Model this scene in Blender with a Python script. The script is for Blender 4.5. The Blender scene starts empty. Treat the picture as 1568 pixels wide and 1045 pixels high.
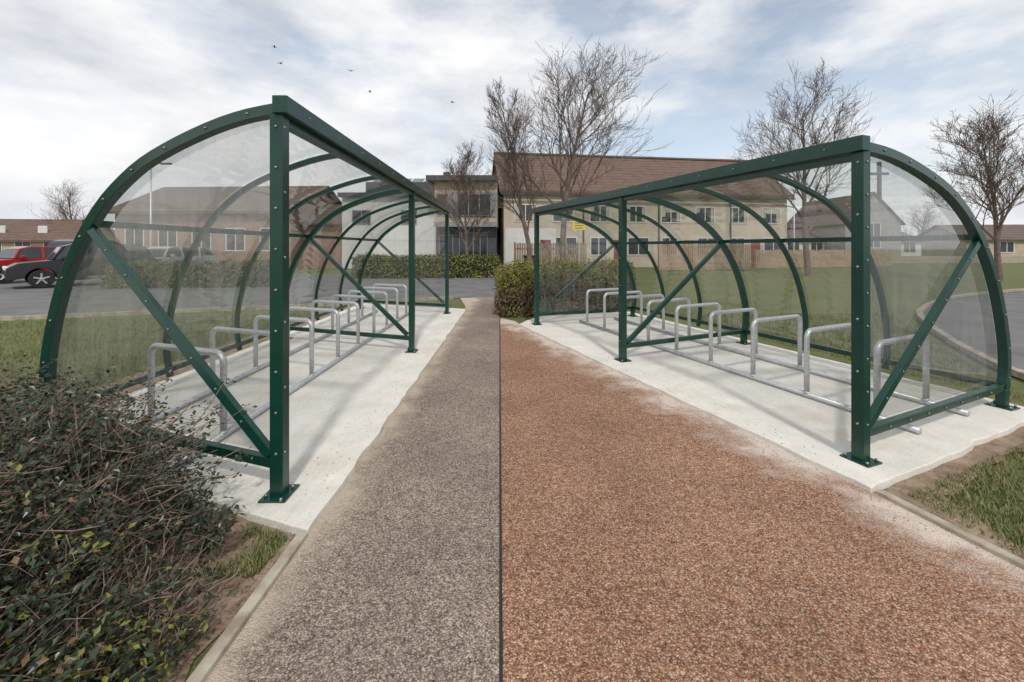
import bpy, math, random
from mathutils import Vector, Matrix, noise as mnoise
random.seed(7)
D=bpy.data
scene=bpy.context.scene
COL=scene.collection

# ------------------------------------------------------------ mesh helpers
class MB:
    def __init__(s): s.v=[];s.f=[];s.m=[]
    def add(s,vs,fs,mi=0):
        o=len(s.v); s.v.extend([tuple(v) for v in vs])
        for f in fs: s.f.append(tuple(o+i for i in f)); s.m.append(mi)
    def box(s,a,b,mi=0):
        x0,y0,z0=a;x1,y1,z1=b
        s.add([(x0,y0,z0),(x1,y0,z0),(x1,y1,z0),(x0,y1,z0),(x0,y0,z1),(x1,y0,z1),(x1,y1,z1),(x0,y1,z1)],
              [(0,3,2,1),(4,5,6,7),(0,1,5,4),(1,2,6,5),(2,3,7,6),(3,0,4,7)],mi)
    def sweep(s,pts,side,wid,dep,mi=0):
        side=Vector(side).normalized();n=len(pts);vs=[]
        for i,p in enumerate(pts):
            t=(Vector(pts[min(i+1,n-1)])-Vector(pts[max(i-1,0)])).normalized()
            nn=side.cross(t).normalized()
            p=Vector(p)
            for a,b in((-1,-1),(1,-1),(1,1),(-1,1)):
                vs.append(p+side*a*wid/2+nn*b*dep/2)
        fs=[]
        for i in range(n-1):
            for k in range(4):
                k2=(k+1)%4
                fs.append((i*4+k,i*4+k2,i*4+4+k2,i*4+4+k))
        fs.append((3,2,1,0)); e=(n-1)*4; fs.append((e,e+1,e+2,e+3))
        s.add(vs,fs,mi)
    def tube(s,pts,rad,sides=6,mi=0,cap=True):
        n=len(pts);vs=[];ref=None
        for i,p in enumerate(pts):
            t=(Vector(pts[min(i+1,n-1)])-Vector(pts[max(i-1,0)]))
            if t.length<1e-9: t=Vector((0,0,1))
            t.normalize()
            if ref is None:
                ref=Vector((0,0,1)) if abs(t.z)<.9 else Vector((1,0,0))
            a=(ref-t*ref.dot(t)).normalized(); ref=a; b=t.cross(a)
            r=rad[i] if isinstance(rad,(list,tuple)) else rad
            for k in range(sides):
                an=2*math.pi*k/sides
                vs.append(Vector(p)+a*math.cos(an)*r+b*math.sin(an)*r)
        fs=[]
        for i in range(n-1):
            for k in range(sides):
                k2=(k+1)%sides
                fs.append((i*sides+k,i*sides+k2,(i+1)*sides+k2,(i+1)*sides+k))
        if cap:
            fs.append(tuple(reversed(range(sides)))); fs.append(tuple((n-1)*sides+k for k in range(sides)))
        s.add(vs,fs,mi)
    def obj(s,name,mats,parent=None,smooth=False,bevel=0,loc=None,auto=None):
        me=D.meshes.new(name); me.from_pydata(s.v,[],s.f)
        for m in mats: me.materials.append(m)
        if len(mats)>1: me.polygons.foreach_set('material_index',s.m)
        if smooth: me.polygons.foreach_set('use_smooth',[True]*len(me.polygons))
        me.update()
        o=D.objects.new(name,me); COL.objects.link(o)
        if parent: o.parent=parent
        if loc: o.location=loc
        if bevel:
            b=o.modifiers.new('bevel','BEVEL'); b.width=bevel; b.segments=2; b.limit_method='ANGLE'
        return o
def empty(name,loc=(0,0,0),rz=0):
    e=D.objects.new(name,None); COL.objects.link(e); e.location=loc; e.rotation_euler=(0,0,rz); e.empty_display_size=.2
    return e

# ------------------------------------------------------------ materials
def nm(name):
    m=D.materials.new(name); m.use_nodes=True
    nt=m.node_tree; b=nt.nodes['Principled BSDF']
    return m,nt,b
def ramp(nt,fac,stops):
    r=nt.nodes.new('ShaderNodeValToRGB'); el=r.color_ramp.elements
    while len(el)<len(stops): el.new(.5)
    for e,(p,c) in zip(el,stops):
        e.position=p; e.color=(c[0],c[1],c[2],1) if not isinstance(c,(int,float)) else (c,c,c,1)
    nt.links.new(fac,r.inputs[0]); return r.outputs[0]
def coords(nt,scale=None):
    t=nt.nodes.new('ShaderNodeTexCoord')
    if scale is None: return t.outputs['Object']
    mp=nt.nodes.new('ShaderNodeMapping'); mp.inputs['Scale'].default_value=scale
    nt.links.new(t.outputs['Object'],mp.inputs[0]); return mp.outputs[0]
def noise(nt,co,scale,detail=4,rough=.55):
    n=nt.nodes.new('ShaderNodeTexNoise'); n.inputs['Scale'].default_value=scale; n.inputs['Detail'].default_value=detail
    n.inputs['Roughness'].default_value=rough; nt.links.new(co,n.inputs['Vector']); return n.outputs[0]
def mixc(nt,f,a,b,mode='MIX'):
    m=nt.nodes.new('ShaderNodeMix'); m.data_type='RGBA'; m.blend_type=mode
    for i,v in((0,f),(6,a),(7,b)):
        if isinstance(v,bpy.types.NodeSocket): nt.links.new(v,m.inputs[i])
        elif i==0: m.inputs[0].default_value=v
        else: m.inputs[i].default_value=(v[0],v[1],v[2],1)
    return m.outputs[2]
def mth(nt,op,a,bv=0.0):
    k=nt.nodes.new('ShaderNodeMath'); k.operation=op
    for i,x in enumerate((a,bv)):
        if isinstance(x,bpy.types.NodeSocket): nt.links.new(x,k.inputs[i])
        else: k.inputs[i].default_value=x
    return k.outputs[0]
def bump(nt,b,h,strength,dist):
    bp=nt.nodes.new('ShaderNodeBump'); bp.inputs['Strength'].default_value=strength; bp.inputs['Distance'].default_value=dist
    nt.links.new(h,bp.inputs['Height']); nt.links.new(bp.outputs[0],b.inputs['Normal'])
def simple(name,c1,c2=None,scale=5,rough=.7,metal=0,bs=0,bd=.01,bscale=None,detail=3,spec=None,mid=(.35,.65)):
    m,nt,b=nm(name)
    co=coords(nt)
    if c2 is None: c2=tuple(x*.85 for x in c1)
    n=noise(nt,co,scale,detail)
    nt.links.new(ramp(nt,n,[(mid[0],c1),(mid[1],c2)]),b.inputs['Base Color'])
    b.inputs['Roughness'].default_value=rough; b.inputs['Metallic'].default_value=metal
    if spec is not None: b.inputs['Specular IOR Level'].default_value=spec
    if bs: bump(nt,b,noise(nt,co,bscale or scale*4,3),bs,bd)
    return m

def m_path(name,cols,blot,dust=None,vs=150):
    m,nt,b=nm(name); co=coords(nt)
    v=nt.nodes.new('ShaderNodeTexVoronoi'); v.inputs['Scale'].default_value=vs; nt.links.new(co,v.inputs['Vector'])
    sep=nt.nodes.new('ShaderNodeSeparateColor'); nt.links.new(v.outputs['Color'],sep.inputs[0])
    peb=ramp(nt,sep.outputs[0],[(0,cols[0]),(.3,cols[1]),(.7,cols[2]),(1,cols[3])])
    gap=ramp(nt,v.outputs['Distance'],[(.3,1.0),(.8,.5)])
    c=mixc(nt,1,peb,gap,'MULTIPLY')
    big=noise(nt,co,1.1,5,.62)
    c=mixc(nt,1,c,ramp(nt,big,[(.3,blot[0]),(.7,blot[1])]),'MULTIPLY')
    mid=noise(nt,co,22,3,.75)
    c=mixc(nt,1,c,ramp(nt,mid,[(.3,.74),(.7,1.22)]),'MULTIPLY')
    if dust:
        (px,py),(nx,ny),w,cc=dust
        sx=nt.nodes.new('ShaderNodeSeparateXYZ'); nt.links.new(co,sx.inputs[0])
        dx=mth(nt,'MULTIPLY',mth(nt,'SUBTRACT',sx.outputs[0],px),nx)
        dy=mth(nt,'MULTIPLY',mth(nt,'SUBTRACT',sx.outputs[1],py),ny)
        d=mth(nt,'ADD',dx,dy)
        n2=noise(nt,co,2.2,6,.68)
        d=mth(nt,'ADD',mth(nt,'DIVIDE',d,w),mth(nt,'MULTIPLY',mth(nt,'SUBTRACT',n2,.5),3.8))
        msk=ramp(nt,d,[(.0,.85),(.5,.30),(1,0)])
        c=mixc(nt,msk,c,cc)
    nt.links.new(c,b.inputs['Base Color'])
    b.inputs['Roughness'].default_value=.8; b.inputs['Specular IOR Level'].default_value=.3
    h=mth(nt,'ADD',mth(nt,'SUBTRACT',1,v.outputs['Distance']),mth(nt,'MULTIPLY',mid,1.6))
    bump(nt,b,h,.8,.007)
    return m

M_grey=m_path('brown_grey_aggregate',[(.16,.112,.088),(.32,.235,.19),(.45,.35,.29),(.66,.55,.47)],(.72,1.12),
              dust=((-1.03,0),(1,0),.20,(.54,.45,.35)))
M_red=m_path('red_aggregate',[(.18,.082,.048),(.37,.18,.10),(.50,.275,.17),(.70,.52,.39)],(.74,1.12),
              dust=((2.13,2.475),(-.934,-.356),.40,(.72,.62,.54)))
def m_concrete():
    m,nt,b=nm('concrete'); co=coords(nt)
    c=ramp(nt,noise(nt,co,2.5,7,.65),[(.3,(.62,.59,.53)),(.7,(.76,.735,.67))])
    c=mixc(nt,1,c,ramp(nt,noise(nt,co,60,4,.75),[(.3,.87),(.6,1.04)]),'MULTIPLY')
    c=mixc(nt,1,c,ramp(nt,noise(nt,coords(nt,(1,.15,1)),40,2),[(.3,.95),(.6,1.03)]),'MULTIPLY')
    c=mixc(nt,ramp(nt,noise(nt,co,1.3,7,.72),[(.51,0.0),(.70,.45)]),c,(.48,.39,.29))
    nt.links.new(c,b.inputs['Base Color']); b.inputs['Roughness'].default_value=.88
    bump(nt,b,noise(nt,co,70,4),.4,.004); return m
M_conc=m_concrete()
M_kerb=simple('kerb_concrete',(.46,.41,.33),(.27,.22,.17),9,.9,bs=.5,bd=.005)
M_asph=simple('asphalt',(.11,.11,.112),(.17,.167,.163),1.2,.85,bs=.3,bd=.004,bscale=60,detail=7)
M_soil=simple('soil',(.19,.125,.085),(.32,.24,.17),6,.95,bs=1,bd=.03,bscale=18,detail=7)
def m_grass():
    m,nt,b=nm('grass_lawn'); co=coords(nt)
    c=ramp(nt,noise(nt,co,.5,5,.6),[(.3,(.095,.122,.032)),(.7,(.155,.165,.052))])
    c=mixc(nt,1,c,ramp(nt,noise(nt,co,25,5,.75),[(.3,.55),(.7,1.3)]),'MULTIPLY')
    c=mixc(nt,ramp(nt,noise(nt,co,3.3,5,.7),[(.50,0.0),(.72,.6)]),c,(.22,.18,.10))
    nt.links.new(c,b.inputs['Base Color']); b.inputs['Roughness'].default_value=.95
    bump(nt,b,noise(nt,co,90,3),.8,.02); return m
M_grass=m_grass()
M_blade=simple('grass_blade',(.11,.145,.04),(.25,.23,.10),7,.7)
M_green=simple('green_paint',(.0035,.038,.027),(.005,.047,.033),8,.27,bs=.05,bd=.002,bscale=30)
M_bolt=simple('bolt_steel',(.32,.34,.33),(.22,.24,.23),30,.4,metal=.8)
M_galv=simple('galvanised_steel',(.46,.48,.50),(.60,.62,.64),40,.42,metal=.55,bs=.1,bd=.001)
def m_clear():
    m=D.materials.new('clear_polycarbonate'); m.use_nodes=True; nt=m.node_tree; nt.nodes.clear()
    o=nt.nodes.new('ShaderNodeOutputMaterial'); t=nt.nodes.new('ShaderNodeBsdfTransparent'); t.inputs[0].default_value=(.85,.862,.858,1)
    g=nt.nodes.new('ShaderNodeBsdfGlossy'); g.inputs['Roughness'].default_value=.035; g.inputs['Color'].default_value=(.9,.91,.91,1)
    d=nt.nodes.new('ShaderNodeBsdfDiffuse'); d.inputs[0].default_value=(.6,.61,.6,1)
    lw=nt.nodes.new('ShaderNodeLayerWeight'); lw.inputs['Blend'].default_value=.5
    f=mth(nt,'ADD',mth(nt,'MULTIPLY',mth(nt,'POWER',lw.outputs['Facing'],3.4),.6),.08)
    bp=nt.nodes.new('ShaderNodeBump'); bp.inputs['Strength'].default_value=.18; bp.inputs['Distance'].default_value=.02
    nt.links.new(noise(nt,coords(nt,(1,1,.25)),2.5,1),bp.inputs['Height'])
    nt.links.new(bp.outputs[0],g.inputs['Normal'])
    sm=ramp(nt,noise(nt,coords(nt,(5,5,.45)),3,5,.72),[(.42,.025),(.75,.15)])
    m1=nt.nodes.new('ShaderNodeMixShader'); nt.links.new(sm,m1.inputs[0]); nt.links.new(t.outputs[0],m1.inputs[1]); nt.links.new(d.outputs[0],m1.inputs[2])
    m2=nt.nodes.new('ShaderNodeMixShader'); nt.links.new(f,m2.inputs[0]); nt.links.new(m1.outputs[0],m2.inputs[1]); nt.links.new(g.outputs[0],m2.inputs[2])
    nt.links.new(m2.outputs[0],o.inputs[0]); return m
M_clear=m_clear()
M_bark=simple('bark',(.12,.088,.072),(.19,.14,.115),6,.9)
M_twig=simple('twig_bark',(.11,.07,.055),(.32,.235,.18),9,.85)
M_leafd=simple('dark_leaf',(.016,.030,.014),(.036,.055,.022),12,.36)
M_leafy=simple('yellow_green_leaf',(.12,.15,.02),(.23,.21,.03),12,.5)
M_leafb=simple('brown_leaf',(.12,.06,.035),(.19,.12,.06),12,.7)
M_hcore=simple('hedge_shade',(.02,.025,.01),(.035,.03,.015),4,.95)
M_glass=simple('window_glass',(.02,.025,.03),(.05,.06,.07),.6,.08)
M_white=simple('white_render',(.70,.70,.68),(.62,.62,.60),1.5,.8)
M_cream=simple('cream_render',(.50,.42,.31),(.42,.35,.26),1.2,.85)
M_peach=simple('cream_roughcast',(.60,.52,.42),(.50,.43,.34),.9,.9)
M_pink=simple('pink_brick',(.36,.22,.17),(.28,.17,.13),3,.85)
M_trim=simple('white_trim',(.75,.75,.73),(.68,.68,.66),3,.5)
M_dark=simple('dark_cladding',(.05,.055,.065),(.07,.075,.085),2,.5)
def m_tile(name,a,b_):
    m,nt,b=nm(name); co=coords(nt)
    w=nt.nodes.new('ShaderNodeTexWave'); w.inputs['Scale'].default_value=1.1; w.bands_direction='Z'; w.inputs['Distortion'].default_value=.4
    nt.links.new(co,w.inputs[0])
    c=ramp(nt,noise(nt,co,1.8,6,.7),[(.3,a),(.7,b_)])
    c=mixc(nt,1,c,ramp(nt,w.outputs[1],[(0,.72),(.5,1.08)]),'MULTIPLY')
    nt.links.new(c,b.inputs['Base Color']); b.inputs['Roughness'].default_value=.8
    return m
M_roof=m_tile('brown_roof_tile',(.10,.062,.048),(.17,.108,.082))
M_roof2=m_tile('dark_roof_tile',(.10,.07,.06),(.15,.11,.09))
M_wood=simple('fence_wood',(.46,.34,.23),(.34,.25,.17),4,.8)
M_tyre=simple('tyre_rubber',(.015,.015,.015),(.02,.02,.02),5,.8)

# ------------------------------------------------------------ ground
def poly(name,pts,z,mat,thick=0,bevel=0):
    mb=MB(); n=len(pts)
    if thick:
        mb.add([(x,y,z) for x,y in pts]+[(x,y,z-thick) for x,y in pts],
               [tuple(range(n))]+[(i,i+n,(i+1)%n+n,(i+1)%n) for i in range(n)])
    else: mb.add([(x,y,z) for x,y in pts],[tuple(range(n))])
    o=mb.obj(name,[mat])
    if bevel:
        b=o.modifiers.new('b','BEVEL'); b.width=bevel; b.segments=2; b.limit_method='ANGLE'
    return o
def wob(pts,amp,step,closed=True,seed=0):
    out=[];n=len(pts)
    for i in range(n):
        a=Vector(pts[i]);b=Vector(pts[(i+1)%n]);L=(b-a).length;k=max(1,int(L/step))
        nrm=Vector((-(b-a).y,(b-a).x))/max(L,1e-6)
        for j in range(k):
            p=a+(b-a)*j/k
            w=mnoise.noise(Vector((p.x*3+seed,p.y*3,seed)))*amp+mnoise.noise(Vector((p.x*11+seed,p.y*11,seed)))*amp*.5 if j else 0
            out.append(tuple(p+nrm*w))
    return out
poly('ground',[(-500,-60),(500,-60),(500,700),(-500,700)],-.02,M_grass)
SEAM=-.0297
poly('grey_path',[(-1.06,-3),(0.09,-3),(SEAM*12.3,12.3),(-1.5,12.1),(-1.2,10.6),(-1.06,9.7)],0,M_grey)
poly('red_path',[(.095,-3),(3.4,-3),(2.92,-.2),(2.33,1.875),(2.2,2.475),(.2,7.75),(.05,8.3),(-.2,8.6),(SEAM*8.6+.008,8.6)],0,M_red)
poly('path_joint',[(.088,-3),(.099,-3),(SEAM*12.3+.014,12.3),(SEAM*12.3-.002,12.3)],.004,M_tyre)
poly('car_park_road',[(-60,2.0),(-16,7.0),(-10.3,8.5),(-4,10.9),(-1.6,12.15),(-.36,12.3),(-.55,22.5),(-14,24),(-60,26)],-.008,M_asph)
rp=[(5.2,-6),(5.15,2.0),(5.68,4.64),(6.5,6.0),(7.5,7.4),(8.8,9.0),(10.3,10.3),(12.2,11.7),(14.6,13),(18,14.4),(24,15.6),(60,18),(60,-6)]
poly('service_road',rp,-.008,M_asph)
kb=MB(); kp=[Vector((x,y,.0)) for x,y in rp[1:12]]
sm=[]
for i in range(len(kp)-1):
    for j in range(4): sm.append(kp[i].lerp(kp[i+1],j/4))
sm2=[(sm[max(i-1,0)]+sm[i]+sm[min(i+1,len(sm)-1)])/3 for i in range(len(sm))]
for i in range(len(sm2)-1):
    t=(sm2[i+1]-sm2[i]).normalized(); s=Vector((-t.y,t.x,0))
    a,b=sm2[i],sm2[i+1]
    kb.add([a,b,b+s*.1,a+s*.1,a+Vector((0,0,.07)),b+Vector((0,0,.07)),b+s*.1+Vector((0,0,.07)),a+s*.1+Vector((0,0,.07))],
           [(4,5,6,7),(0,1,5,4),(2,3,7,6)])
kb.obj('road_kerb',[M_kerb])
kb=MB(); kk=[(-30,5.4),(-16,7.0),(-10.3,8.5),(-4,10.9),(-1.7,12.1)]
for a,b in zip(kk[:-1],kk[1:]):
    kb.sweep([(a[0],a[1]-.06,-.0),(b[0],b[1]-.06,-.0)],(0,0,1),.12,.1)
kb.obj('car_park_kerb',[M_kerb])
bl=MB()
for i in range(6):
    x=-11.5-i*2.5; bl.add([(x,17.8,-.004),(x+.1,17.8,-.004),(x-.6,22.2,-.004),(x-.7,22.2,-.004)],[(0,1,2,3)])
bl.obj('bay_markings',[M_trim])

# ------------------------------------------------------------ shelter frames
def V2(p): return Vector((p[0],p[1],0))
PROF=[(0,2.27),(.1,2.262),(.2,2.235),(.31,2.185),(.42,2.12),(.52,2.045),(.61,1.945),(.70,1.815),(.78,1.655),(.855,1.46),(.915,1.26),(.96,1.05),(.995,.83),(1.018,.62),(1.022,.42),(1.012,.28),(1.0,.17)]
def interp(P,n=3):
    out=[]
    for i in range(len(P)-1):
        p0=P[max(i-1,0)];p1=P[i];p2=P[i+1];p3=P[min(i+2,len(P)-1)]
        for j in range(n):
            t=j/n
            out.append(tuple(.5*((2*b)+(-a+c)*t+(2*a-5*b+4*c-d)*t*t+(-a+3*b-3*c+d)*t**3) for a,b,c,d in zip(p0,p1,p2,p3)))
    out.append(P[-1]); return out
PR=interp(PROF,2)
def shelter(O,u,w,bay,H,nh,l0,sp,zf):
    k=H/2.27
    O=V2(O);u=V2(u).normalized();w=V2(w)
    wn=w.normalized(); L=2*bay; Z=Vector((0,0,1))
    e=empty('bike_shelter',O)
    def P(l,s,z): return u*l+w*s+Z*z
    ribpts=lambda l,off=0:[P(l,s,(z*k)-.035+off) for s,z in PR]
    posts=MB();ribs=MB();rails=MB();braces=MB();bolts=MB();plates=MB();cap=MB();pan=MB()
    PS=.075
    def bolt(p,n,r=.009,h=.008):
        n=Vector(n).normalized(); p=Vector(p)
        bolts.tube([p,p+n*h*.6,p+n*h],[r,r*.95,r*.45],8)
    for fi in range(3):
        l=bay*fi
        posts.sweep([P(l,0,zf+.008),P(l,0,H-.06)],u,PS,PS)
        for s in(0,1.0):
            plates.sweep([P(l,s,zf),P(l,s,zf+.01)],u,.17,.15)
            plates.add([P(l,s,zf+.01)+wn*.035,P(l,s,zf+.01)+wn*.08,P(l,s,zf+.09)+wn*.035],[(0,1,2)])
            for a in(-1,1):
                for b in(-1,1):
                    q=P(l,s,zf+.01)+u*a*.065+wn*b*.055
                    bolts.tube([q,q+Z*.018],[.009,.009],6)
        posts.sweep([P(l,1.0,zf+.008),P(l,1.0,.19)],u,PS*.9,PS*.9)
        rails.sweep([P(l,.018,.21),P(l,.985,.21)],u,.05,.055)
        s1,z1=.80,1.595*k
        braces.sweep([P(l,.03,.25),P(l,s1-.01,z1)],u,.042,.056)
        if fi in(0,2):
            sg=-1 if fi==0 else 1
            for j in range(1,8):
                t=j/8; bolt(P(l,.03+(s1-.04)*t,.25+(z1-.25)*t)+u*sg*.021,u*sg,.008)
                bolt(P(l,.02+.96*t,.21)+u*sg*.025,u*sg,.008)
            for j in range(9): bolt(P(l,0,.28+j*(H-.42)/8)+u*sg*PS/2,u*sg,.009)
        for j in range(6): bolt(P(l,0,.28+j*(H-.42)/5)-wn*PS/2,-wn,.009)
    nr=6
    for i in range(nr+1):
        l=L*i/nr; main=(i%3==0)
        ribs.sweep(ribpts(l),u,.066 if main else .048,.066 if main else .042)
        if main:
            sg=-1 if i==0 else 1
            rp_=ribpts(l)
            for j in range(2,len(rp_)-1,3):
                bolt(rp_[j]+u*sg*.033,u*sg,.009)
    rails.sweep([P(-.03,.80,1.62*k),P(L+.03,.80,1.62*k)],Z,.05,.035)
    rails.sweep([P(-.0,1.0,.215),P(L,1.0,.215)],Z,.055,.05)
    cap.sweep([P(-.05,-.015,H-.02),P(L+.05,-.015,H-.02)],Z,.10,.085)
    rails.sweep([P(-.03,-.0,H-.098),P(L+.03,-.0,H-.098)],Z,.045,.05)
    for i in range(14): 
        l=L*(i+.5)/14
        bolt(P(l,-.015,H-.02)-wn*.043,-wn,.007)
    pts=[(s,z) for s,z in PR if z>.24]
    for i in range(nr):
        la=L*i/nr+.004; lb=L*(i+1)/nr-.004
        for j in range(len(pts)-1):
            def q(l,sz):
                s,z=sz; return P(l,s+.008,z*k+.002)
            pan.add([q(la,pts[j]),q(lb,pts[j]),q(lb,pts[j+1]),q(la,pts[j+1])],[(0,1,2,3)])
    epan=MB()
    for l in(.036,L-.036):
        out=[P(l,s*.985,z*k-.06) for s,z in PR if z>.24]
        ring=[P(l,.02,.24)]+[P(l,.02,H-.1)]+out[1:]+[P(l,.985,.24)]
        epan.add(ring,[tuple(range(len(ring)))])
    posts.obj('posts',[M_green],e,bevel=.004); ribs.obj('arch_ribs',[M_green],e,bevel=.003)
    rails.obj('rails',[M_green],e,bevel=.003); braces.obj('diagonal_braces',[M_green],e,bevel=.003)
    cap.obj('top_beam',[M_green],e,bevel=.004); plates.obj('base_plates',[M_green],e)
    bolts.obj('bolts',[M_bolt],e,smooth=True); pan.obj('roof_panels',[M_clear],e,smooth=True); epan.obj('end_panels',[M_clear],e)
    r=empty('bike_rack',O); hp=MB(); rl=MB()
    sa,sb=.375,.735
    for s in(sa,sb):
        q=[P(.02,s,zf+.03),P(l0+sp*(nh-1)+.25,s,zf+.03)]
        rl.tube(q,.024,14)
        for i in range(nh-1):
            c=P(l0+sp*(i+.5),s,zf+.045); rl.tube([c,c+Z*.016],[.013,.012],8)
    for i in range(nh):
        l=l0+sp*i; ht=.665; R=.075; pts=[]
        a=P(l,sa,0);b=P(l,sb,0);dd=(b-a);W=dd.length;dd.normalize()
        pts.append(a+Z*(zf+.03)); pts.append(a+Z*(ht-R))
        for j in range(1,7):
            t=math.pi/2*j/6; pts.append(a+dd*(R-R*math.cos(t))+Z*(ht-R+R*math.sin(t)))
        for j in range(0,7):
            t=math.pi/2*j/6; pts.append(a+dd*(W-R+R*math.sin(t))+Z*(ht-R+R*math.cos(t)))
        pts.append(b+Z*(zf+.03))
        hp.tube(pts,.0235,14)
        for q_ in(a,b):
            hp.tube([q_+Z*(zf+.045),q_+Z*(zf+.062)],[.031,.026],12)
    hp.obj('hoops',[M_galv],r,smooth=True); rl.obj('floor_rails',[M_galv],r,smooth=True)
    return e
ZS=.03
OL=(-1.34,2.41);uL=(-.0105,1);wL=(-2.14,.75)
OR_=(2.336,2.80);uR=(-.354,.935);wR=(2.05,.94)
shelter(OL,uL,wL,3.33,2.28,9,.42,.70,ZS)
shelter(OR_,uR,wR,2.65,2.16,9,.30,.57,ZS)
sl=[(-1.03,2.11),(-1.045,6.0),(-1.06,9.75),(-3.85,10.75),(-3.75,6),(-3.72,3.06)]
poly('concrete_slab',wob(sl,.025,.10,seed=3),ZS,M_conc,.08,.006)
sr=[(2.13,2.475),(4.62,3.62),(2.62,9.35),(.55,8.75),(.13,7.8)]
poly('concrete_slab',wob(sr,.028,.10,seed=9),ZS,M_conc,.08,.006)
poly('soil_verge',wob([(-1.05,-.5),(-1.08,2.25),(-3.7,3.2),(-3.85,10.8),(-4.3,10.6),(-4.35,3.4),(-5.2,2.2),(-5.2,-.5)],.12,.15,seed=1),-.012,M_soil)
poly('soil_verge',wob([(2.95,-.5),(2.36,1.8),(2.15,2.5),(4.6,3.65),(2.5,9.4),(2.75,9.5),(4.78,3.72),(4.7,3.52),(2.55,2.47),(2.46,1.95),(3.05,-.4)],.06,.10,seed=5),-.012,M_soil)
kb=MB(); kb.sweep([(-1.055,-2,.0),(-1.05,2.1,.0)],(0,0,1),.05,.05); kb.obj('path_edging',[M_kerb],bevel=.006)
kb=MB(); kb.sweep([(3.42,-2,.0),(2.94,-.2,.0),(2.33,1.875,.0),(2.165,2.47,.0)],(0,0,1),.05,.05); kb.obj('path_edging',[M_kerb],bevel=.006)

# ------------------------------------------------------------ grass blades
def inpoly(x,y,pg):
    c=False;n=len(pg);j=n-1
    for i in range(n):
        xi,yi=pg[i];xj,yj=pg[j]
        if (yi>y)!=(yj>y) and x<(xj-xi)*(y-yi)/(yj-yi)+xi: c=not c
        j=i
    return c
def blades(name,pg,n,h,thin=.0):
    mb=MB(); xs=[p[0] for p in pg];ys=[p[1] for p in pg];k=0;tries=0
    while k<n and tries<n*6:
        tries+=1
        x=random.uniform(min(xs),max(xs));y=random.uniform(min(ys),max(ys))
        if not inpoly(x,y,pg): continue
        if mnoise.noise(Vector((x*2.2,y*2.2,3)))+random.uniform(-.25,.25)<thin: continue
        a=random.uniform(0,6.28);hh=h*random.uniform(.5,1.3);wd=random.uniform(.002,.004)
        dx,dy=math.cos(a),math.sin(a);b=a+random.uniform(1,2.2);lx,ly=math.cos(b)*hh*random.uniform(.2,.9),math.sin(b)*hh*random.uniform(.2,.9)
        z=-.02
        mb.add([(x-dx*wd,y-dy*wd,z),(x+dx*wd,y+dy*wd,z),(x+lx*.4+dx*wd*.7,y+ly*.4+dy*wd*.7,z+hh*.6),(x+lx*.4-dx*wd*.7,y+ly*.4-dy*wd*.7,z+hh*.6),(x+lx,y+ly,z+hh)],
               [(0,1,2,3),(3,2,4)]); k+=1
    mb.obj(name,[M_blade])
blades('grass_tufts',[(-1.14,1.85),(-1.12,2.1),(-2.6,2.62),(-2.5,2.3),(-1.6,1.85)],9000,.040,-.2)
blades('grass_tufts',[(2.40,2.0),(2.34,2.47),(4.9,3.6),(5.1,2.2),(5.1,-.2),(3.10,-.2)],44000,.034,-.40)
blades('grass_tufts',[(-4.1,3.5),(-4.1,9.5),(-11,8),(-9,3.2)],24000,.05,-.3)
blades('grass_tufts',[(4.9,3.9),(5.4,4.7),(8.4,9.3),(3.2,9.3)],20000,.05,-.3)

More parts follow.
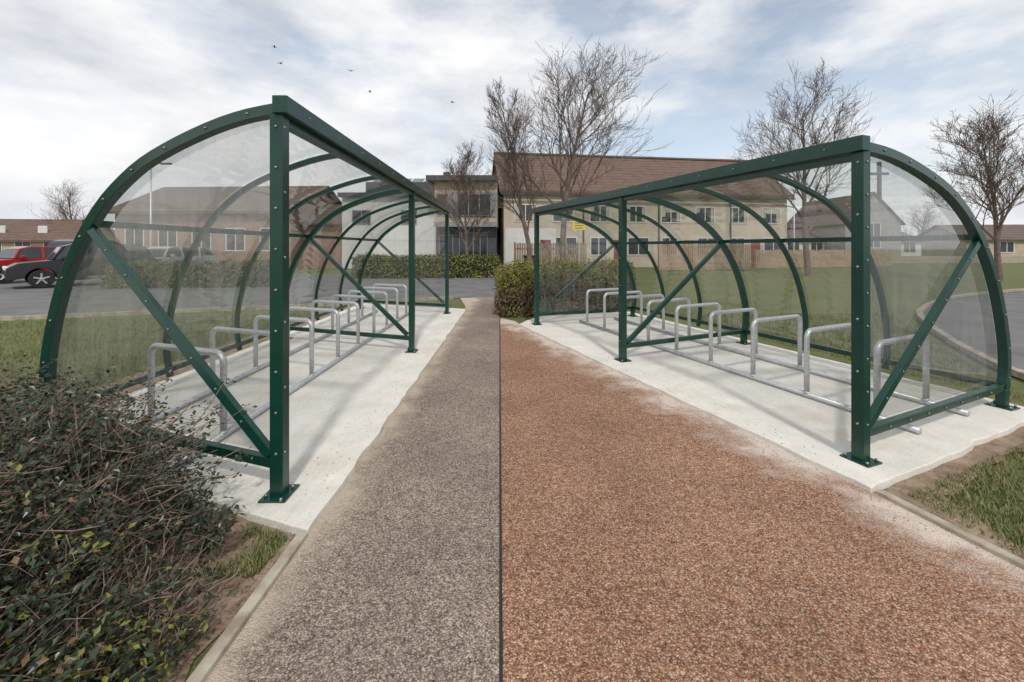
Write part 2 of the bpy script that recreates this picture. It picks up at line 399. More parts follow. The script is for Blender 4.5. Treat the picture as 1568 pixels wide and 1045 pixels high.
# ------------------------------------------------------------ foliage helpers
def leaf(mb,p,n,size,mi=0,asp=.5):
    n=Vector(n); 
    if n.length<1e-6: n=Vector((0,0,1))
    n.normalize(); d=Vector((random.gauss(0,1),random.gauss(0,1),random.gauss(0,.7))); d=(d-n*d.dot(n))
    if d.length<1e-5: d=Vector((1,0,0))
    d.normalize(); s=n.cross(d); p=Vector(p)
    mb.add([p,p+d*size*.5+s*size*asp*.5+n*size*.08,p+d*size,p+d*size*.5-s*size*asp*.5+n*size*.08],[(0,1,2,3)],mi)
def hedge(name,pg,h,nleaf,lsize,mats,wts,zvar=.12,topmat=None,twigs=0):
    e=empty(name,(pg[0][0],pg[0][1],0)); o=Vector((pg[0][0],pg[0][1],0))
    A,B,C,Dd=[V2(p)-o for p in pg]
    def S(a,b): return A.lerp(B,a).lerp(Dd.lerp(C,a),b)
    Lx=(B-A).length;Ly=(Dd-A).length
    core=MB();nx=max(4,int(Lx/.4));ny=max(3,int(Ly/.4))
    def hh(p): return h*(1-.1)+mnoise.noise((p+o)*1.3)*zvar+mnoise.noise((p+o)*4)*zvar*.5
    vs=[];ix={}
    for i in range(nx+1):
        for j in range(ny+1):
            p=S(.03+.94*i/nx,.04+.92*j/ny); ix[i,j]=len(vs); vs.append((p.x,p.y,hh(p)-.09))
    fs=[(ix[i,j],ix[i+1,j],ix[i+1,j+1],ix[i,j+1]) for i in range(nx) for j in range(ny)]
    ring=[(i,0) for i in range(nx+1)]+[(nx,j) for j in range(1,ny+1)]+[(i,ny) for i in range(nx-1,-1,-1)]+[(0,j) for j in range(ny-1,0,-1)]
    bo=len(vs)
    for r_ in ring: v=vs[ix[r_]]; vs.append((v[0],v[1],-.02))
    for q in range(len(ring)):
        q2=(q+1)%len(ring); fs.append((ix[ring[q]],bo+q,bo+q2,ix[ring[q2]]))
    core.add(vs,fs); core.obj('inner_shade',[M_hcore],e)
    lf=MB()
    at=Lx*Ly; a1=Lx*h; a2=Ly*h; tot=at+2*a1+2*a2
    for _ in range(nleaf):
        r=random.random()*tot
        if r<at: a,b=random.random(),random.random(); p=S(a,b); z=hh(p)+random.gauss(0,.05); n=Vector((0,0,1))
        elif r<at+2*a1:
            a=random.random(); b=0 if r<at+a1*1.6 else 1; p=S(a,b); z=random.uniform(0,hh(p)); n=(A-Dd) if b==0 else (Dd-A)
        else:
            b=random.random(); a=0 if r<at+2*a1+a2 else 1; p=S(a,b); z=random.uniform(0,hh(p)); n=(A-B) if a==0 else (B-A)
        n=n.normalized()+Vector((random.gauss(0,.7),random.gauss(0,.7),random.gauss(.2,.6)))
        cl=mnoise.noise(Vector((p.x+o.x,p.y+o.y,z))*2.5)
        p=p+Vector((random.gauss(0,.05),random.gauss(0,.05),0))+n.normalized()*(cl*.12)
        if cl<-.35 and random.random()<.7: continue
        mi=random.choices(range(len(mats)),wts)[0]
        if topmat is not None and z>h*.55 and random.random()<.85: mi=topmat
        leaf(lf,(p.x,p.y,z),n,lsize*random.uniform(.7,1.4),mi,.6)
    lf.obj('leaves',mats,e)
    if twigs:
        tw=MB()
        for _ in range(twigs):
            a,b=random.random(),random.random()*.5; p=S(a,b); z0=random.uniform(.05,h*.5)
            d=Vector((random.gauss(0,.5),random.gauss(-.3,.5),1)).normalized(); L_=random.uniform(.3,.7)*h
            p0=Vector((p.x,p.y,z0)); p1=p0+d*L_*.5; p2=p0+d*L_+Vector((random.gauss(0,.05),random.gauss(0,.05),0))
            tw.tube([p0,p1,p2],[.007,.005,.002],4,cap=False)
        tw.obj('twigs',[M_twig],e)
    return e
hedge('hedge',[(-.24,8.75),(2.4,9.6),(3.4,11.8),(-.30,11.2)],1.1,24000,.05,[M_leafd,M_leafy,M_leafb],[.2,.25,.55],.18,topmat=1,twigs=1200)
hedge('hedge',[(-7.6,20),(-.75,20.4),(-.75,22.2),(-7.8,21.8)],1.1,9000,.10,[M_leafd,M_leafy,M_leafb],[.45,.5,.05],.12)
hedge('hedge',[(-14.6,14.9),(-9.0,15.6),(-9.2,17),(-14.8,16.5)],.95,8000,.08,[M_leafd,M_leafy,M_leafb],[.45,.25,.3],.12)

# foreground shrub
def shrub():
    e=empty('evergreen_shrub',(-2.2,1.6,0)); o=Vector((-2.2,1.6,0))
    tw=MB();lf=MB()
    def top(x,y):
        t=(-1.20-x)
        v=.07+t*.50
        v=min(v,.56+.05*mnoise.noise(Vector((x*2,y*2,0))))
        ed=(2.05+(-1.03-x)*.353)-y
        return max(.05,v*min(1,max(.25,(ed+.05)/.35)))+.06*mnoise.noise(Vector((x*4,y*4,5)))
    def edge(x): return 1.97+(-1.3-x)*.36 -.28*math.exp(-((x+1.5)/.4)**2)
    n=0
    while n<4400:
        x=random.uniform(-4.2,-1.22);y=random.uniform(.75,3.1)
        if y>edge(x): continue
        if x<-1.25*y-1.2: continue
        n+=1
        T=top(x,y)
        dx,dy=random.gauss(.12,.6),random.gauss(0,.6)
        p=Vector((x,y,random.uniform(-.02,T*.6)))
        d=Vector((dx,dy,random.uniform(.1,.9))).normalized()
        L_=T*random.uniform(.6,1.25)+.10; seg=5; pts=[p.copy()]
        for i in range(seg):
            d=(d+Vector((random.gauss(0,.25),random.gauss(0,.25),random.gauss(.0,.2)))).normalized()
            p=p+d*L_/seg
            if p.z>T+.03: d.z=-abs(d.z)*.3
            if p.x>-1.16: p.x=-1.16
            pts.append(p.copy())
        r0=random.choice([.0015,.002,.003,.0045])
        tw.tube([q-o for q in pts],[r0*(1-.12*i) for i in range(seg+1)],4,cap=False)
        cl=mnoise.noise(Vector((x*2.6,y*2.6,9)))
        if T>.36: pl=.85 if cl>-.2 else .4
        elif y<1.45: pl=.65 if cl>-.1 else .15
        else: pl=.40 if cl>.1 else .06
        yel=(mnoise.noise(Vector((x*2.1,y*2.1,2)))>-.02 and y<1.5)
        if random.random()<pl:
            for i in range(2,seg+1):
                for _ in range(random.randint(5,9)):
                    q=pts[i]+Vector((random.gauss(0,.02),random.gauss(0,.02),random.gauss(0,.018)))
                    mi=1 if (yel and random.random()<.33) else (2 if random.random()<.08 else 0)
                    leaf(lf,q-o,Vector((random.gauss(0,.6),random.gauss(0,.6),1)),random.uniform(.017,.038),mi,.55)
    for (x,y,h_) in [(-1.62,2.12,.30),(-1.42,2.02,.24),(-1.95,2.32,.36),(-1.8,2.2,.3),(-2.25,2.4,.42),(-2.5,2.4,.5),(-2.8,2.6,.55),(-2.05,2.2,.46),(-2.35,2.3,.56),(-3.0,2.7,.6),(-2.15,2.3,.5),(-2.65,2.5,.58)]:
        for k_ in range(6):
            p=Vector((x+random.gauss(0,.06),y-.1,0)); d=Vector((random.gauss(.1,.25),random.gauss(.05,.2),1)).normalized(); pts=[p]
            for i in range(6):
                d=(d+Vector((random.gauss(0,.12),random.gauss(0,.12),0))).normalized(); pts.append(pts[-1]+d*h_/6)
            tw.tube([q-o for q in pts],[.0035,.003,.003,.0025,.002,.002,.0015],4,cap=False)
            for i in range(2,7):
                for _ in range(10):
                    q=pts[i]+Vector((random.gauss(0,.015),random.gauss(0,.015),random.gauss(0,.014)))
                    leaf(lf,q-o,Vector((random.gauss(0,.7),random.gauss(0,.7),1)),random.uniform(.022,.04),0,.5)
    tw.obj('twigs',[M_twig],e); lf.obj('leaves',[M_leafd,M_leafy,M_leafb],e)
shrub()
lt=MB()
for _ in range(2500):
    x=random.uniform(-2.4,-1.1); y=random.uniform(1.0,2.1+(-1.03-x)*.35)
    leaf(lt,(x,y,-.008+random.random()*.006),(random.gauss(0,.3),random.gauss(0,.3),1),random.uniform(.008,.02),random.choice([0,0,1]),.4)
for _ in range(900):
    x=random.uniform(2.3,3.3); y=random.uniform(.3,3.0)
    if x<2.33+(1.9-y)*.29+.03 and y<2.0: continue
    if y>2.5+(x-2.13)*.45: continue
    leaf(lt,(x,y,-.008+random.random()*.006),(random.gauss(0,.3),random.gauss(0,.3),1),random.uniform(.008,.02),random.choice([0,0,1]),.4)
lt.obj('leaf_litter',[M_leafb,M_twig])
gt=MB()
for _ in range(1300):
    q_=random.random()
    if q_<.4: x=random.gauss(-.95,.07); y=random.uniform(1.2,8); z=.001
    elif q_<.8:
        t=random.uniform(-1.2,5.5); d_=abs(random.gauss(.05,.12)); x=2.13-.354*t-.934*d_; y=2.475+.935*t-.356*d_; z=.001
    else:
        t=random.uniform(.1,6); d_=random.uniform(.03,.3)
        if random.random()<.5: x=2.13-.354*t+.934*d_; y=2.475+.935*t+.356*d_
        else: x=-1.05-d_; y=2.3+t
        z=ZS+.0005
    r_=random.uniform(.002,.0055)
    gt.add([(x-r_,y-r_,z),(x+r_,y-r_*.8,z),(x+r_*.9,y+r_,z),(x-r_,y+r_*.8,z),(x-r_*.3,y-r_*.2,z+r_*1.2),(x+r_*.4,y+r_*.3,z+r_*1.1)],[(0,1,4),(1,5,4),(1,2,5),(2,3,5),(3,4,5),(3,0,4)])
gt.obj('loose_grit',[M_kerb])

# ------------------------------------------------------------ bare trees
def tree(name,loc,H,seed,spread=.45,trunk=.14,clear=.22,lev=4,dens=1.0,lk=1.0):
    rnd=random.Random(seed); e=empty(name,loc); mb=MB()
    def br(p,d,L,r,depth):
        seg=5 if depth==0 else (4 if depth<3 else 2); pts=[p.copy()];rs=[r];dirs=[d.copy()]
        for i in range(seg):
            wv=.06 if depth==0 else .16
            d=(d+Vector((rnd.gauss(0,wv),rnd.gauss(0,wv),rnd.gauss(.10 if depth else 0,wv*.6)))).normalized()
            p=p+d*L/seg; pts.append(p.copy()); dirs.append(d.copy()); rs.append(max(.0065,r*(1-(.75 if depth else .8)*(i+1)/seg)))
        mb.tube(pts,rs,8 if depth==0 else (5 if depth==1 else 3),cap=False)
        if depth>=lev: return
        nb=int([16,8,6,4,3][depth]*dens)
        for i in range(nb):
            t=(clear+(1-clear)*(i+rnd.random()*.6)/nb) if depth==0 else (.2+.8*(i+rnd.random())/nb)
            t=min(t,.99); k=t*seg; a=int(k); f=k-a
            q=pts[a].lerp(pts[a+1],f); dd=dirs[min(a+1,seg)]
            ang=rnd.uniform(0,6.28) if depth else i*2.4+rnd.uniform(-.4,.4)
            pr=Vector((math.cos(ang),math.sin(ang),0)); pr=(pr-dd*pr.dot(dd)).normalized()
            sp=spread*rnd.uniform(.7,1.3)
            nd=(dd*math.cos(sp)+pr*math.sin(sp)).normalized()
            if depth==0: cl=L*lk*(.50*(1-.55*((t-clear)/(1-clear))))*rnd.uniform(.8,1.15)
            else: cl=L*rnd.uniform(.38,.62)
            rr=max(.0075,rs[a]*(.52 if depth==0 else .6))
            br(q,nd,cl,rr,depth+1)
    br(Vector((0,0,-.1)),Vector((0,0,1)),H*.93,trunk,0)
    mb.obj('trunk_and_branches',[M_bark],e)
tree('bare_tree',(2.44,20,0),10.2,3,.60,.17,.27,lk=.95)
tree('bare_tree',(1.0,22,0),9.3,5,.45,.14,.25,lk=.62)
tree('bare_tree',(15.6,22,0),9.6,8,.62,.16,.25,lk=.95)
tree('bare_tree',(21.6,18.5,0),6.5,11,.62,.12,.25)
tree('bare_tree',(-2.7,24,0),6.6,14,.6,.10,.2,lk=.85)
tree('bare_tree',(-52,50,0),8.3,17,.7,.15,.2,lev=3,dens=1.2)
tree('bare_tree',(-24,44,0),6.5,19,.7,.14,.2,lev=3,dens=1.2)
tree('bare_tree',(58,60,0),7,23,.7,.14,.2,lev=3,dens=1.2)

# ------------------------------------------------------------ buildings
def window(wm,x,z,w,h,y=0,mull=1,fr=.07):
    wm.box((x-w/2,y-.01,z),(x+w/2,y+.06,z+h),0)
    wm.box((x-w/2-fr,y-.05,z-fr),(x+w/2+fr,y+.0,z),1)
    wm.box((x-w/2-fr,y-.05,z+h),(x+w/2+fr,y+.0,z+h+fr),1)
    wm.box((x-w/2-fr,y-.05,z),(x-w/2,y+.0,z+h),1); wm.box((x+w/2,y-.05,z),(x+w/2+fr,y+.0,z+h),1)
    for i in range(1,mull+1):
        xx=x-w/2+w*i/(mull+1); wm.box((xx-.03,y-.045,z),(xx+.03,y-.012,z+h),1)
def gable(mb,x0,x1,y0,y1,ze,zr,ov=.4,th=.18,mi=0):
    ym=(y0+y1)/2
    sl_=(zr-ze)/(ym-y0)
    for sgn in(0,1):
        if sgn==0: a=(y0-ov,ze-ov*sl_);b=(ym,zr)
        else: a=(y1+ov,ze-ov*sl_);b=(ym,zr)
        mb.add([(x0-ov,a[0],a[1]),(x1+ov,a[0],a[1]),(x1+ov,b[0],b[1]),(x0-ov,b[0],b[1]),
                (x0-ov,a[0],a[1]+th),(x1+ov,a[0],a[1]+th),(x1+ov,b[0],b[1]+th),(x0-ov,b[0],b[1]+th)],
               [(0,3,2,1),(4,5,6,7),(0,1,5,4),(1,2,6,5),(2,3,7,6),(3,0,4,7)],mi)
def gwalls(mb,x0,x1,y0,y1,ze,zr):
    ym=(y0+y1)/2
    mb.add([(x0,y0,-.1),(x1,y0,-.1),(x1,y1,-.1),(x0,y1,-.1),(x0,y0,ze),(x1,y0,ze),(x1,y1,ze),(x0,y1,ze),(x0,ym,zr),(x1,ym,zr)],
           [(0,1,5,4),(2,3,7,6),(1,2,6,9,5),(3,0,4,8,7)])
e=empty('terraced_house',(-.60,30.5,0),math.radians(8))
w=MB(); gwalls(w,0,23,0,8,5.6,8.9); w.obj('walls',[M_peach],e)
r=MB(); gable(r,0,23,0,8,5.75,9.05,.35); r.obj('roof',[M_roof],e)
g=MB(); g.box((-.3,-.52,5.3),(23.3,-.40,5.42)); 
for x in(6,12,18): g.box((x-.05,-.1,0),(x+.05,-.003,5.3))
g.obj('gutter',[M_dark],e)
r=MB(); r.box((-.35,3.85,9.2),(23.35,4.15,9.34)); r.obj('ridge_tiles',[M_roof2],e)
wn_=MB(); cu=MB()
for i in range(8):
    x=1.6+i*2.85
    window(wn_,x,3.45,1.5,1.15); window(wn_,x+(.2 if i%2 else -.1),.95,1.6 if i%2 else 1.2,1.25)
    cu.box((x-.73,-.02,3.5+.35*((i*7)%3)),(x-.45,-.0125,4.58)); cu.box((x+.48,-.02,3.5),(x+.73,-.0125,4.58))
    if i%3==1: cu.box((x-.44,-.019,4.2),(x+.47,-.0125,4.58))
wn_.obj('windows',[M_glass,M_trim],e); cu.obj('curtains',[simple('curtain',(.5,.48,.42),(.4,.37,.33),4,.9)],e)
dr=MB()
for i in range(4): dr.box((2.7+i*5.7,-.04,0),(3.5+i*5.7,-.0,2.05))
dr.obj('doors',[simple('door_paint',(.25,.05,.04),(.2,.04,.03),3,.5)],e)
wh=MB(); wh.box((.1,-.035,.0),(3.9,-.003,2.9)); wh.obj('white_render_panel',[M_white],e)
e=empty('school_building',(-9.2,30,0),0)
w=MB(); w.box((-3,0,-.1),(3.9,9,5.1)); w.obj('white_wall',[M_white],e)
w=MB(); w.box((3.9,-.8,-.1),(8.1,9,2.95)); w.obj('dark_ground_floor',[M_dark],e)
w=MB(); w.box((3.9,-1.4,2.95),(8.15,9,6.0)); w.obj('upper_storey',[M_cream],e)
w=MB(); w.box((3.88,-1.43,2.9),(8.2,-1.405,3.25)); w.box((4.9,-1.43,3.55),(8.2,-1.408,5.25)); w.obj('grey_band',[simple('grey_cladding',(.22,.23,.25),(.28,.29,.31),2,.6)],e)
r=MB(); r.box((3.4,-1.9,6.0),(8.2,9.4,6.35)); r.box((-3.2,-.3,5.1),(3.4,9.3,5.4)); r.box((-2,2,5.4),(3.4,9,6.5)); r.obj('flat_roof',[M_dark],e)
wn_=MB(); window(wn_,6.6,3.7,2.2,1.4,-1.44,2,.05); window(wn_,4.4,3.7,.6,1.4,-1.4,0,.05); window(wn_,6.5,.6,1.9,1.9,-.8,3,.04); window(wn_,1.8,3.2,1.0,.9,0,0); window(wn_,-1.6,3.2,1.2,.9,0,1); window(wn_,4.6,.1,.9,2.2,-.8,0,.05)
wn_.obj('windows',[M_glass,simple('grey_frame',(.2,.21,.22),(.25,.26,.27),3,.4)],e)
s=MB()
for i in range(5): s.add([(-1.6+i*1.0,2.2,6.52),(-.7+i*1.0,2.2,6.52),(-.7+i*1.0,3.4,7.0),(-1.6+i*1.0,3.4,7.0)],[(0,1,2,3)])
s.obj('solar_panels',[M_glass],e)
c=MB(); c.box((4.1,1,6.35),(4.6,1.5,7.1)); c.box((6.9,2,6.35),(7.2,2.3,6.9)); c.obj('chimney',[M_dark],e)
e=empty('brick_hall',(-28.5,30,0),math.radians(-3))
w=MB(); gwalls(w,0,13,0,9,4.0,6.2); w.obj('walls',[M_pink],e)
r=MB(); gable(r,0,13,0,9,4.1,6.3,.5); r.obj('roof',[M_roof],e)
w=MB(); gwalls(w,13.01,18,1.5,8,3.2,4.6); w.obj('annexe_walls',[M_pink],e)
r=MB(); gable(r,13.5,18,1.5,8,3.3,4.8,.4); r.obj('annexe_roof',[M_roof2],e)
wn_=MB()
for i in range(5): window(wn_,1.5+i*2.5,1.3,1.3,1.5)
wn_.obj('windows',[M_glass,M_trim],e)
e=empty('bungalow',(-60,44,0),math.radians(8))
w=MB(); gwalls(w,0,12,0,7,2.3,4.5); w.obj('walls',[M_cream],e)
r=MB(); gable(r,0,12,0,7,2.35,4.6,.4); r.obj('roof',[M_roof],e)
wn_=MB()
for i in range(4): window(wn_,2+i*2.7,.9,1.4,1.2)
wn_.obj('windows',[M_glass,M_trim],e)
r=MB()
for x in(4,8): r.box((x,.9,3.1),(x+.9,1.0,3.9))
r.obj('skylights',[M_white],e)
e=empty('church',(38.9,45,0),math.radians(0))
w=MB()
w.add([(-3,0,-.1),(3,0,-.1),(3,10,-.1),(-3,10,-.1),(-3,0,4.2),(3,0,4.2),(3,10,4.2),(-3,10,4.2),(0,0,7.3),(0,10,7.3)],
      [(0,1,5,8,4),(1,2,6,5),(2,3,7,9,6),(3,0,4,7)])
w.obj('walls',[simple('grey_stone',(.34,.33,.31),(.26,.25,.24),2,.9)],e)
r=MB()
for sg in(-1,1):
    r.add([(sg*3.3,-.2,3.9),(sg*3.3,10.2,3.9),(0,10.2,7.35),(0,-.2,7.35),(sg*3.3,-.2,4.05),(sg*3.3,10.2,4.05),(0,10.2,7.5),(0,-.2,7.5)],
          [(0,1,2,3),(4,5,6,7),(0,4,7,3),(0,1,5,4)])
r.obj('roof',[M_roof2],e)
c=MB(); c.box((.5,-.14,6.6),(.78,.14,10.7)); c.box((-.3,-.13,9.3),(1.58,.13,9.56)); c.obj('cross',[M_dark],e)
wn_=MB(); window(wn_,0,1.5,1.4,2.6,0,1); wn_.obj('window',[M_glass,M_trim],e)
def lowb(name,loc,L,h,hr,wall,roof,rz=0):
    e=empty(name,loc,rz); w=MB(); gwalls(w,0,L,0,7,h,hr); w.obj('walls',[wall],e)
    r=MB(); gable(r,0,L,0,7,h+.05,hr+.1,.3); r.obj('roof',[roof],e)
    wn_=MB()
    k=int(L/2.6)
    for i in range(k): window(wn_,1.3+i*L/k,1.0,1.3,1.1)
    wn_.obj('windows',[M_glass,M_trim],e)
lowb('white_bungalow',(31,48,0),16,2.2,3.4,M_white,M_roof2)
lowb('white_bungalow',(50,46,0),16,2.3,3.9,M_cream,M_roof2,math.radians(-6))
lowb('stone_cottage',(24,60,0),14,2.5,4.6,M_cream,M_roof)
lowb('stone_cottage',(-46,66,0),16,2.5,5.0,M_cream,M_roof2)
def fence(name,a,b,h):
    a=Vector(a);b=Vector(b);d=b-a;L=d.length;e=empty(name,(a.x,a.y,0),math.atan2(d.y,d.x)); m=MB(); x=0
    while x<L:
        hh=h+random.uniform(-.02,.02); m.box((x,0,0),(x+.11,.02,hh)); x+=.15
    m.box((0,.022,.35),(L,.06,.45)); m.box((0,.022,h-.4),(L,.06,h-.3)); x=0
    while x<L: m.box((x,.062,0),(x+.1,.16,h+.05)); x+=2
    m.obj('pales',[M_wood],e)
fence('picket_fence',(.15,25.5),(4.6,26.3),1.75)
fence('picket_fence',(9.5,27),(16,28.2),1.7)
fence('picket_fence',(17.5,30),(30,33),1.3)
m=MB(); m.box((0,0,0),(34,.25,.7)); e=empty('boundary_wall',(17,38,0),.05); m.obj('stonework',[M_kerb],e)
def lamp(loc,h):
    e=empty('street_lamp',loc); m=MB(); m.tube([(0,0,0),(0,0,1),(0,0,h)],[.08,.06,.045],10); m.tube([(0,0,h-.05),(.3,0,h+.08),(.8,0,h+.1)],.03,8); m.obj('column',[M_galv],e,smooth=True)
    m=MB(); m.box((.6,-.1,h+.04),(1.2,.1,h+.14)); m.obj('lantern',[M_dark],e,bevel=.02)
lamp((-21.6,25,0),6.4); lamp((27,40,0),7)
e=empty('yellow_sign',(3.2,20,0)); m=MB(); m.tube([(0,0,0),(0,0,2.8)],.03,8); m.obj('pole',[M_galv],e)
m=MB(); m.box((-.3,-.05,2.3),(.3,-.035,2.75)); m.obj('panel',[simple('yellow_paint',(.8,.6,.03),(.75,.55,.03),3,.4)],e,bevel=.004)
m=MB(); 
for i in range(3): m.box((-.2,-.056,2.38+i*.12),(.2,-.052,2.42+i*.12))
m.obj('lettering',[M_dark],e)
def wbin(loc,mat,rz):
    e=empty('wheelie_bin',loc,rz); m=MB()
    m.add([(-.22,-.25,.08),(.22,-.25,.08),(.22,.2,.08),(-.22,.2,.08),(-.29,-.36,.95),(.29,-.36,.95),(.29,.32,.95),(-.29,.32,.95)],
          [(0,3,2,1),(4,5,6,7),(0,1,5,4),(1,2,6,5),(2,3,7,6),(3,0,4,7)]); m.obj('body',[mat],e,bevel=.02)
    m=MB(); m.box((-.31,-.38,.955),(.31,.36,1.02)); m.tube([(-.28,.42,.95),(.28,.42,.95)],.018,8); m.obj('lid',[mat],e,bevel=.02)
    m=MB()
    for x in(-.3,.25): m.tube([(x,.2,.1),(x+.05,.2,.1)],.1,14)
    m.obj('wheels',[M_tyre],e)
Mb=simple('bin_plastic',(.02,.02,.025),(.03,.03,.035),3,.5); Mp=simple('bin_purple',(.12,.05,.16),(.1,.04,.14),3,.5)
wbin((1.0,24.6,0),Mb,.1); wbin((24.5,36,0),Mb,.2); wbin((28.0,36,0),Mp,0)

# ------------------------------------------------------------ cars
def car(loc,rz,col,L=4.4,W=1.82,H=1.62):
    e=empty('parked_car',loc,rz); paint=simple('car_paint',col,tuple(c*.9 for c in col),2,.22)
    hl=L/2; zs=H; xf,xr=hl-.86,-hl+.82; R=.39
    def arc(xc):
        return [(xc+R*math.cos(a),.34+R*math.sin(a)) for a in [math.pi*(0.03+.94*i/8) for i in range(9)]]
    under=[(hl-.05,.30)]+[(x,max(z,.30)) for x,z in arc(xf)]+[(x,max(z,.30)) for x,z in arc(xr)]+[(-hl+.05,.32)]
    top_=[(-hl,.5),(-hl+.03,.92),(-hl+.2,1.05),(hl-1.15,1.0),(hl-.3,.90),(hl-.04,.74),(hl,.5)]
    def loft(prof,w0,w1,zlo,zhi,mats,name,bev):
        m=MB();n=len(prof);vs=[]
        for sg in(-1,1):
            for x,z in prof:
                t=(z-zlo)/(zhi-zlo); vs.append((x,sg*(w0+(w1-w0)*t)/2,z))
        m.add(vs,[tuple(range(n)),tuple(reversed(range(n,2*n)))]+[(i,i+n,(i+1)%n+n,(i+1)%n) for i in range(n)])
        return m.obj(name,mats,e,bevel=bev)
    loft(under+top_,W,W*.95,.3,1.05,[paint],'body',.02)
    gh=[(-hl+.18,1.03),(-hl+.45,zs-.12),(-hl+.8,zs-.02),(.35,zs),(.75,zs-.12),(hl-1.1,1.0)]
    loft(gh,W*.9,W*.70,1.0,zs,[M_glass],'windows',.03)
    loft([(-hl+.40,zs-.12),(-hl+.7,zs-.005),(.35,zs+.025),(.72,zs-.09)],W*.745,W*.71,1.2,zs,[paint],'roof',.015)
    pl=MB()
    for sg in(-1,1):
        for (x0,z0),(x1,z1) in [((hl-1.12,1.01),(.68,zs-.1)),((.0,1.01),(-.02,zs-.04)),((-hl+1.15,1.03),(-hl+1.05,zs-.05)),((-hl+.22,1.05),(-hl+.45,zs-.13))]:
            f=lambda z:sg*(W*.9+(W*.70-W*.9)*(z-1.0)/(zs-1.0))/2
            pl.tube([(x0,f(z0),z0),(x1,f(z1),z1)],.045,6)
    pl.obj('pillars',[paint],e)
    wh=MB();rim=MB();sp=MB()
    for x in(xr,xf):
        for sg in(-1,1):
            y=sg*(W/2-.13); wh.tube([(x,y-.11,.33),(x,y+.11,.33)],.33,24); rim.tube([(x,y+sg*.112,.33),(x,y+sg*.122,.33)],.07,12)
            for q in range(5):
                a=q*2*math.pi/5+.3; sp.tube([(x,y+sg*.114,.33),(x+.21*math.cos(a),y+sg*.114,.33+.21*math.sin(a))],.03,5)
    wh.obj('wheels',[M_tyre],e,smooth=False,bevel=.02); rim.obj('hubs',[M_galv],e); sp.obj('spokes',[M_galv],e)
    li=MB()
    for sg in(-1,1): li.box((hl-.12,sg*.62-.2,.66),(hl+.005,sg*.62+.2,.78)); 
    li.obj('headlights',[M_trim],e,bevel=.02)
    tl=MB()
    for sg in(-1,1): tl.box((-hl-.005,sg*.7-.12,.78),(-hl+.1,sg*.7+.12,1.0))
    tl.obj('tail_lights',[simple('red_lens',(.4,.01,.01),(.35,.01,.01),3,.2)],e,bevel=.02)
    gr=MB(); gr.box((hl-.05,-.4,.5),(hl+.012,.4,.64)); gr.obj('grille',[M_tyre],e,bevel=.01)
    pt=MB(); pt.box((hl-.02,-.26,.38),(hl+.015,.26,.48)); pt.obj('number_plate',[M_trim],e)
    mr=MB()
    for sg in(-1,1): mr.box((.62,sg*(W/2+.06)-.1,1.0),(.75,sg*(W/2+.06)+.1,1.14))
    mr.obj('mirrors',[paint],e,bevel=.03)
car((-16.9,16.6,0),math.radians(-128),(.016,.017,.021),4.2,1.8,1.6)
car((-21.0,18.4,0),math.radians(-112),(.36,.02,.02),4.0,1.75,1.5)
car((-24.5,23.5,0),math.radians(-95),(.04,.045,.05),4.3,1.8,1.9)
car((-17.6,21.5,0),math.radians(-100),(.35,.36,.37),4.2,1.8,1.5)

# ------------------------------------------------------------ birds
def bird(loc,rz,s=1):
    e=empty('bird',loc,rz); m=MB()
    m.tube([(-.22*s,0,0),(-.1*s,0,.01*s),(.02*s,0,.01*s),(.14*s,0,.02*s),(.2*s,0,.02*s)],[.01*s,.045*s,.06*s,.035*s,.008*s],8); m.obj('body',[M_tyre],e,smooth=True)
    m=MB()
    for sg in(-1,1): m.add([(.06*s,0,.03*s),(-.08*s,0,.03*s),(-.10*s,sg*.2*s,.10*s),(-.05*s,sg*.45*s,.06*s),(.05*s,sg*.22*s,.11*s)],[(0,1,2,4),(2,3,4)])
    m.obj('wings',[M_tyre],e)
    m=MB(); m.add([(-.18*s,0,.005),(-.34*s,.07*s,.005),(-.34*s,-.07*s,.005)],[(0,1,2)]); m.obj('tail',[M_tyre],e)
for loc,rz in [((-15.9,28,14.9),.5),((-15.5,28,13.8),1.2),((-10.8,28,13.3),2.2),((-9.5,28,11.9),.2),((-4,28,11.2),2.9)]:
    bird(loc,rz,.55)

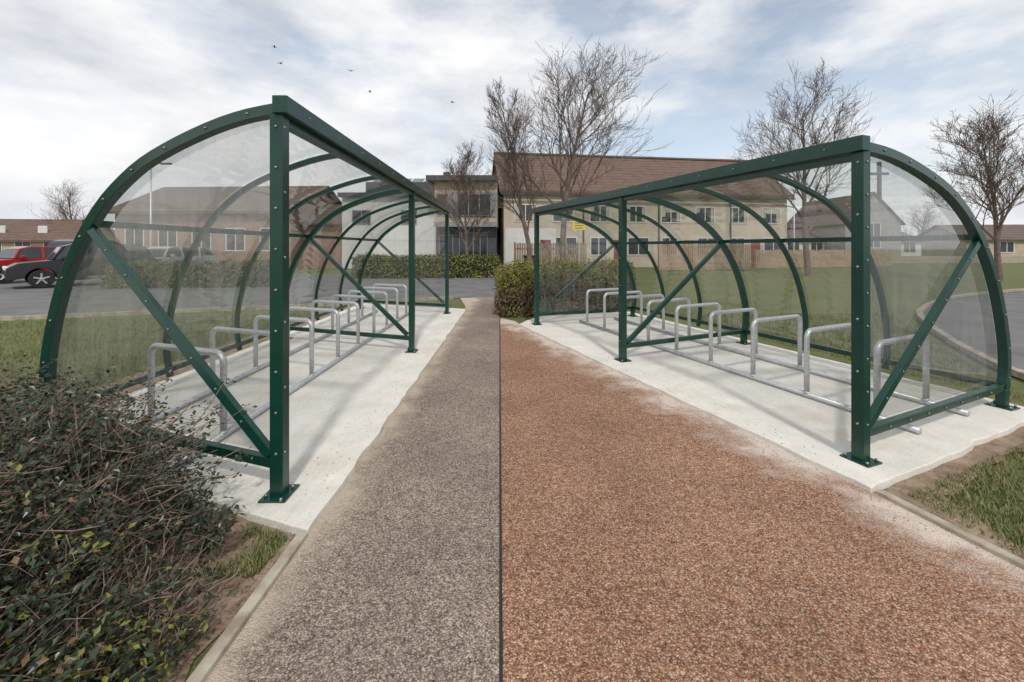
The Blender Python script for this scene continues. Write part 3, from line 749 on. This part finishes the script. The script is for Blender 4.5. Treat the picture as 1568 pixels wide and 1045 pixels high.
# ------------------------------------------------------------ camera, light, sky
cam=D.cameras.new('camera'); co_=D.objects.new('camera',cam); COL.objects.link(co_)
co_.location=(0,0,1.45); co_.rotation_euler=(math.radians(90),0,0)
cam.sensor_width=36; cam.lens=36*640/1568; cam.shift_y=-142.5/1568; cam.clip_end=2000; cam.clip_start=.05
scene.camera=co_
AZ=math.radians(172)
EL=math.radians(50)
sd=Vector((math.sin(AZ)*math.cos(EL),math.cos(AZ)*math.cos(EL),math.sin(EL)))
sun=D.lights.new('sun','SUN'); sun.energy=2.0; sun.angle=math.radians(4.0); sun.color=(1,.95,.88)
so=D.objects.new('sun',sun); COL.objects.link(so); so.rotation_euler=sd.to_track_quat('Z','Y').to_euler(); so.location=(0,0,30)
W=D.worlds.new('World'); scene.world=W; W.use_nodes=True; nt=W.node_tree; nt.nodes.clear()
out=nt.nodes.new('ShaderNodeOutputWorld'); bg=nt.nodes.new('ShaderNodeBackground'); bg.inputs[1].default_value=.1
sk=nt.nodes.new('ShaderNodeTexSky'); sk.sky_type='NISHITA'; sk.sun_disc=False; sk.sun_elevation=EL; sk.sun_rotation=AZ
tc=nt.nodes.new('ShaderNodeTexCoord'); mp=nt.nodes.new('ShaderNodeMapping'); mp.inputs['Scale'].default_value=(1,1,2.6); mp.inputs['Location'].default_value=(.35,0,.2)
nt.links.new(tc.outputs['Generated'],mp.inputs[0])
n1=noise(nt,mp.outputs[0],1.9,7,.6); n2=noise(nt,mp.outputs[0],3.4,6,.55)
cov=ramp(nt,n1,[(.34,.30),(.43,.72),(.53,1.0)])
# whiter broken cloud towards the west (-x), heavier grey cloud base to the east (+x)
sx=nt.nodes.new('ShaderNodeSeparateXYZ'); nt.links.new(tc.outputs['Generated'],sx.inputs[0])
shift=mth(nt,'SUBTRACT',n2,mth(nt,'MULTIPLY',sx.outputs[0],.07))
cc=ramp(nt,shift,[(.33,(6.4,6.75,7.3)),(.48,(8.5,8.65,9.0)),(.60,(10.0,10.0,10.0))])
skb=mixc(nt,1,sk.outputs[0],(2.3,2.0,1.7),'MULTIPLY')
mx=mixc(nt,cov,skb,cc)
nt.links.new(mx,bg.inputs[0]); nt.links.new(bg.outputs[0],out.inputs[0])
scene.view_settings.view_transform='Standard'; scene.view_settings.look='None'; scene.view_settings.exposure=0
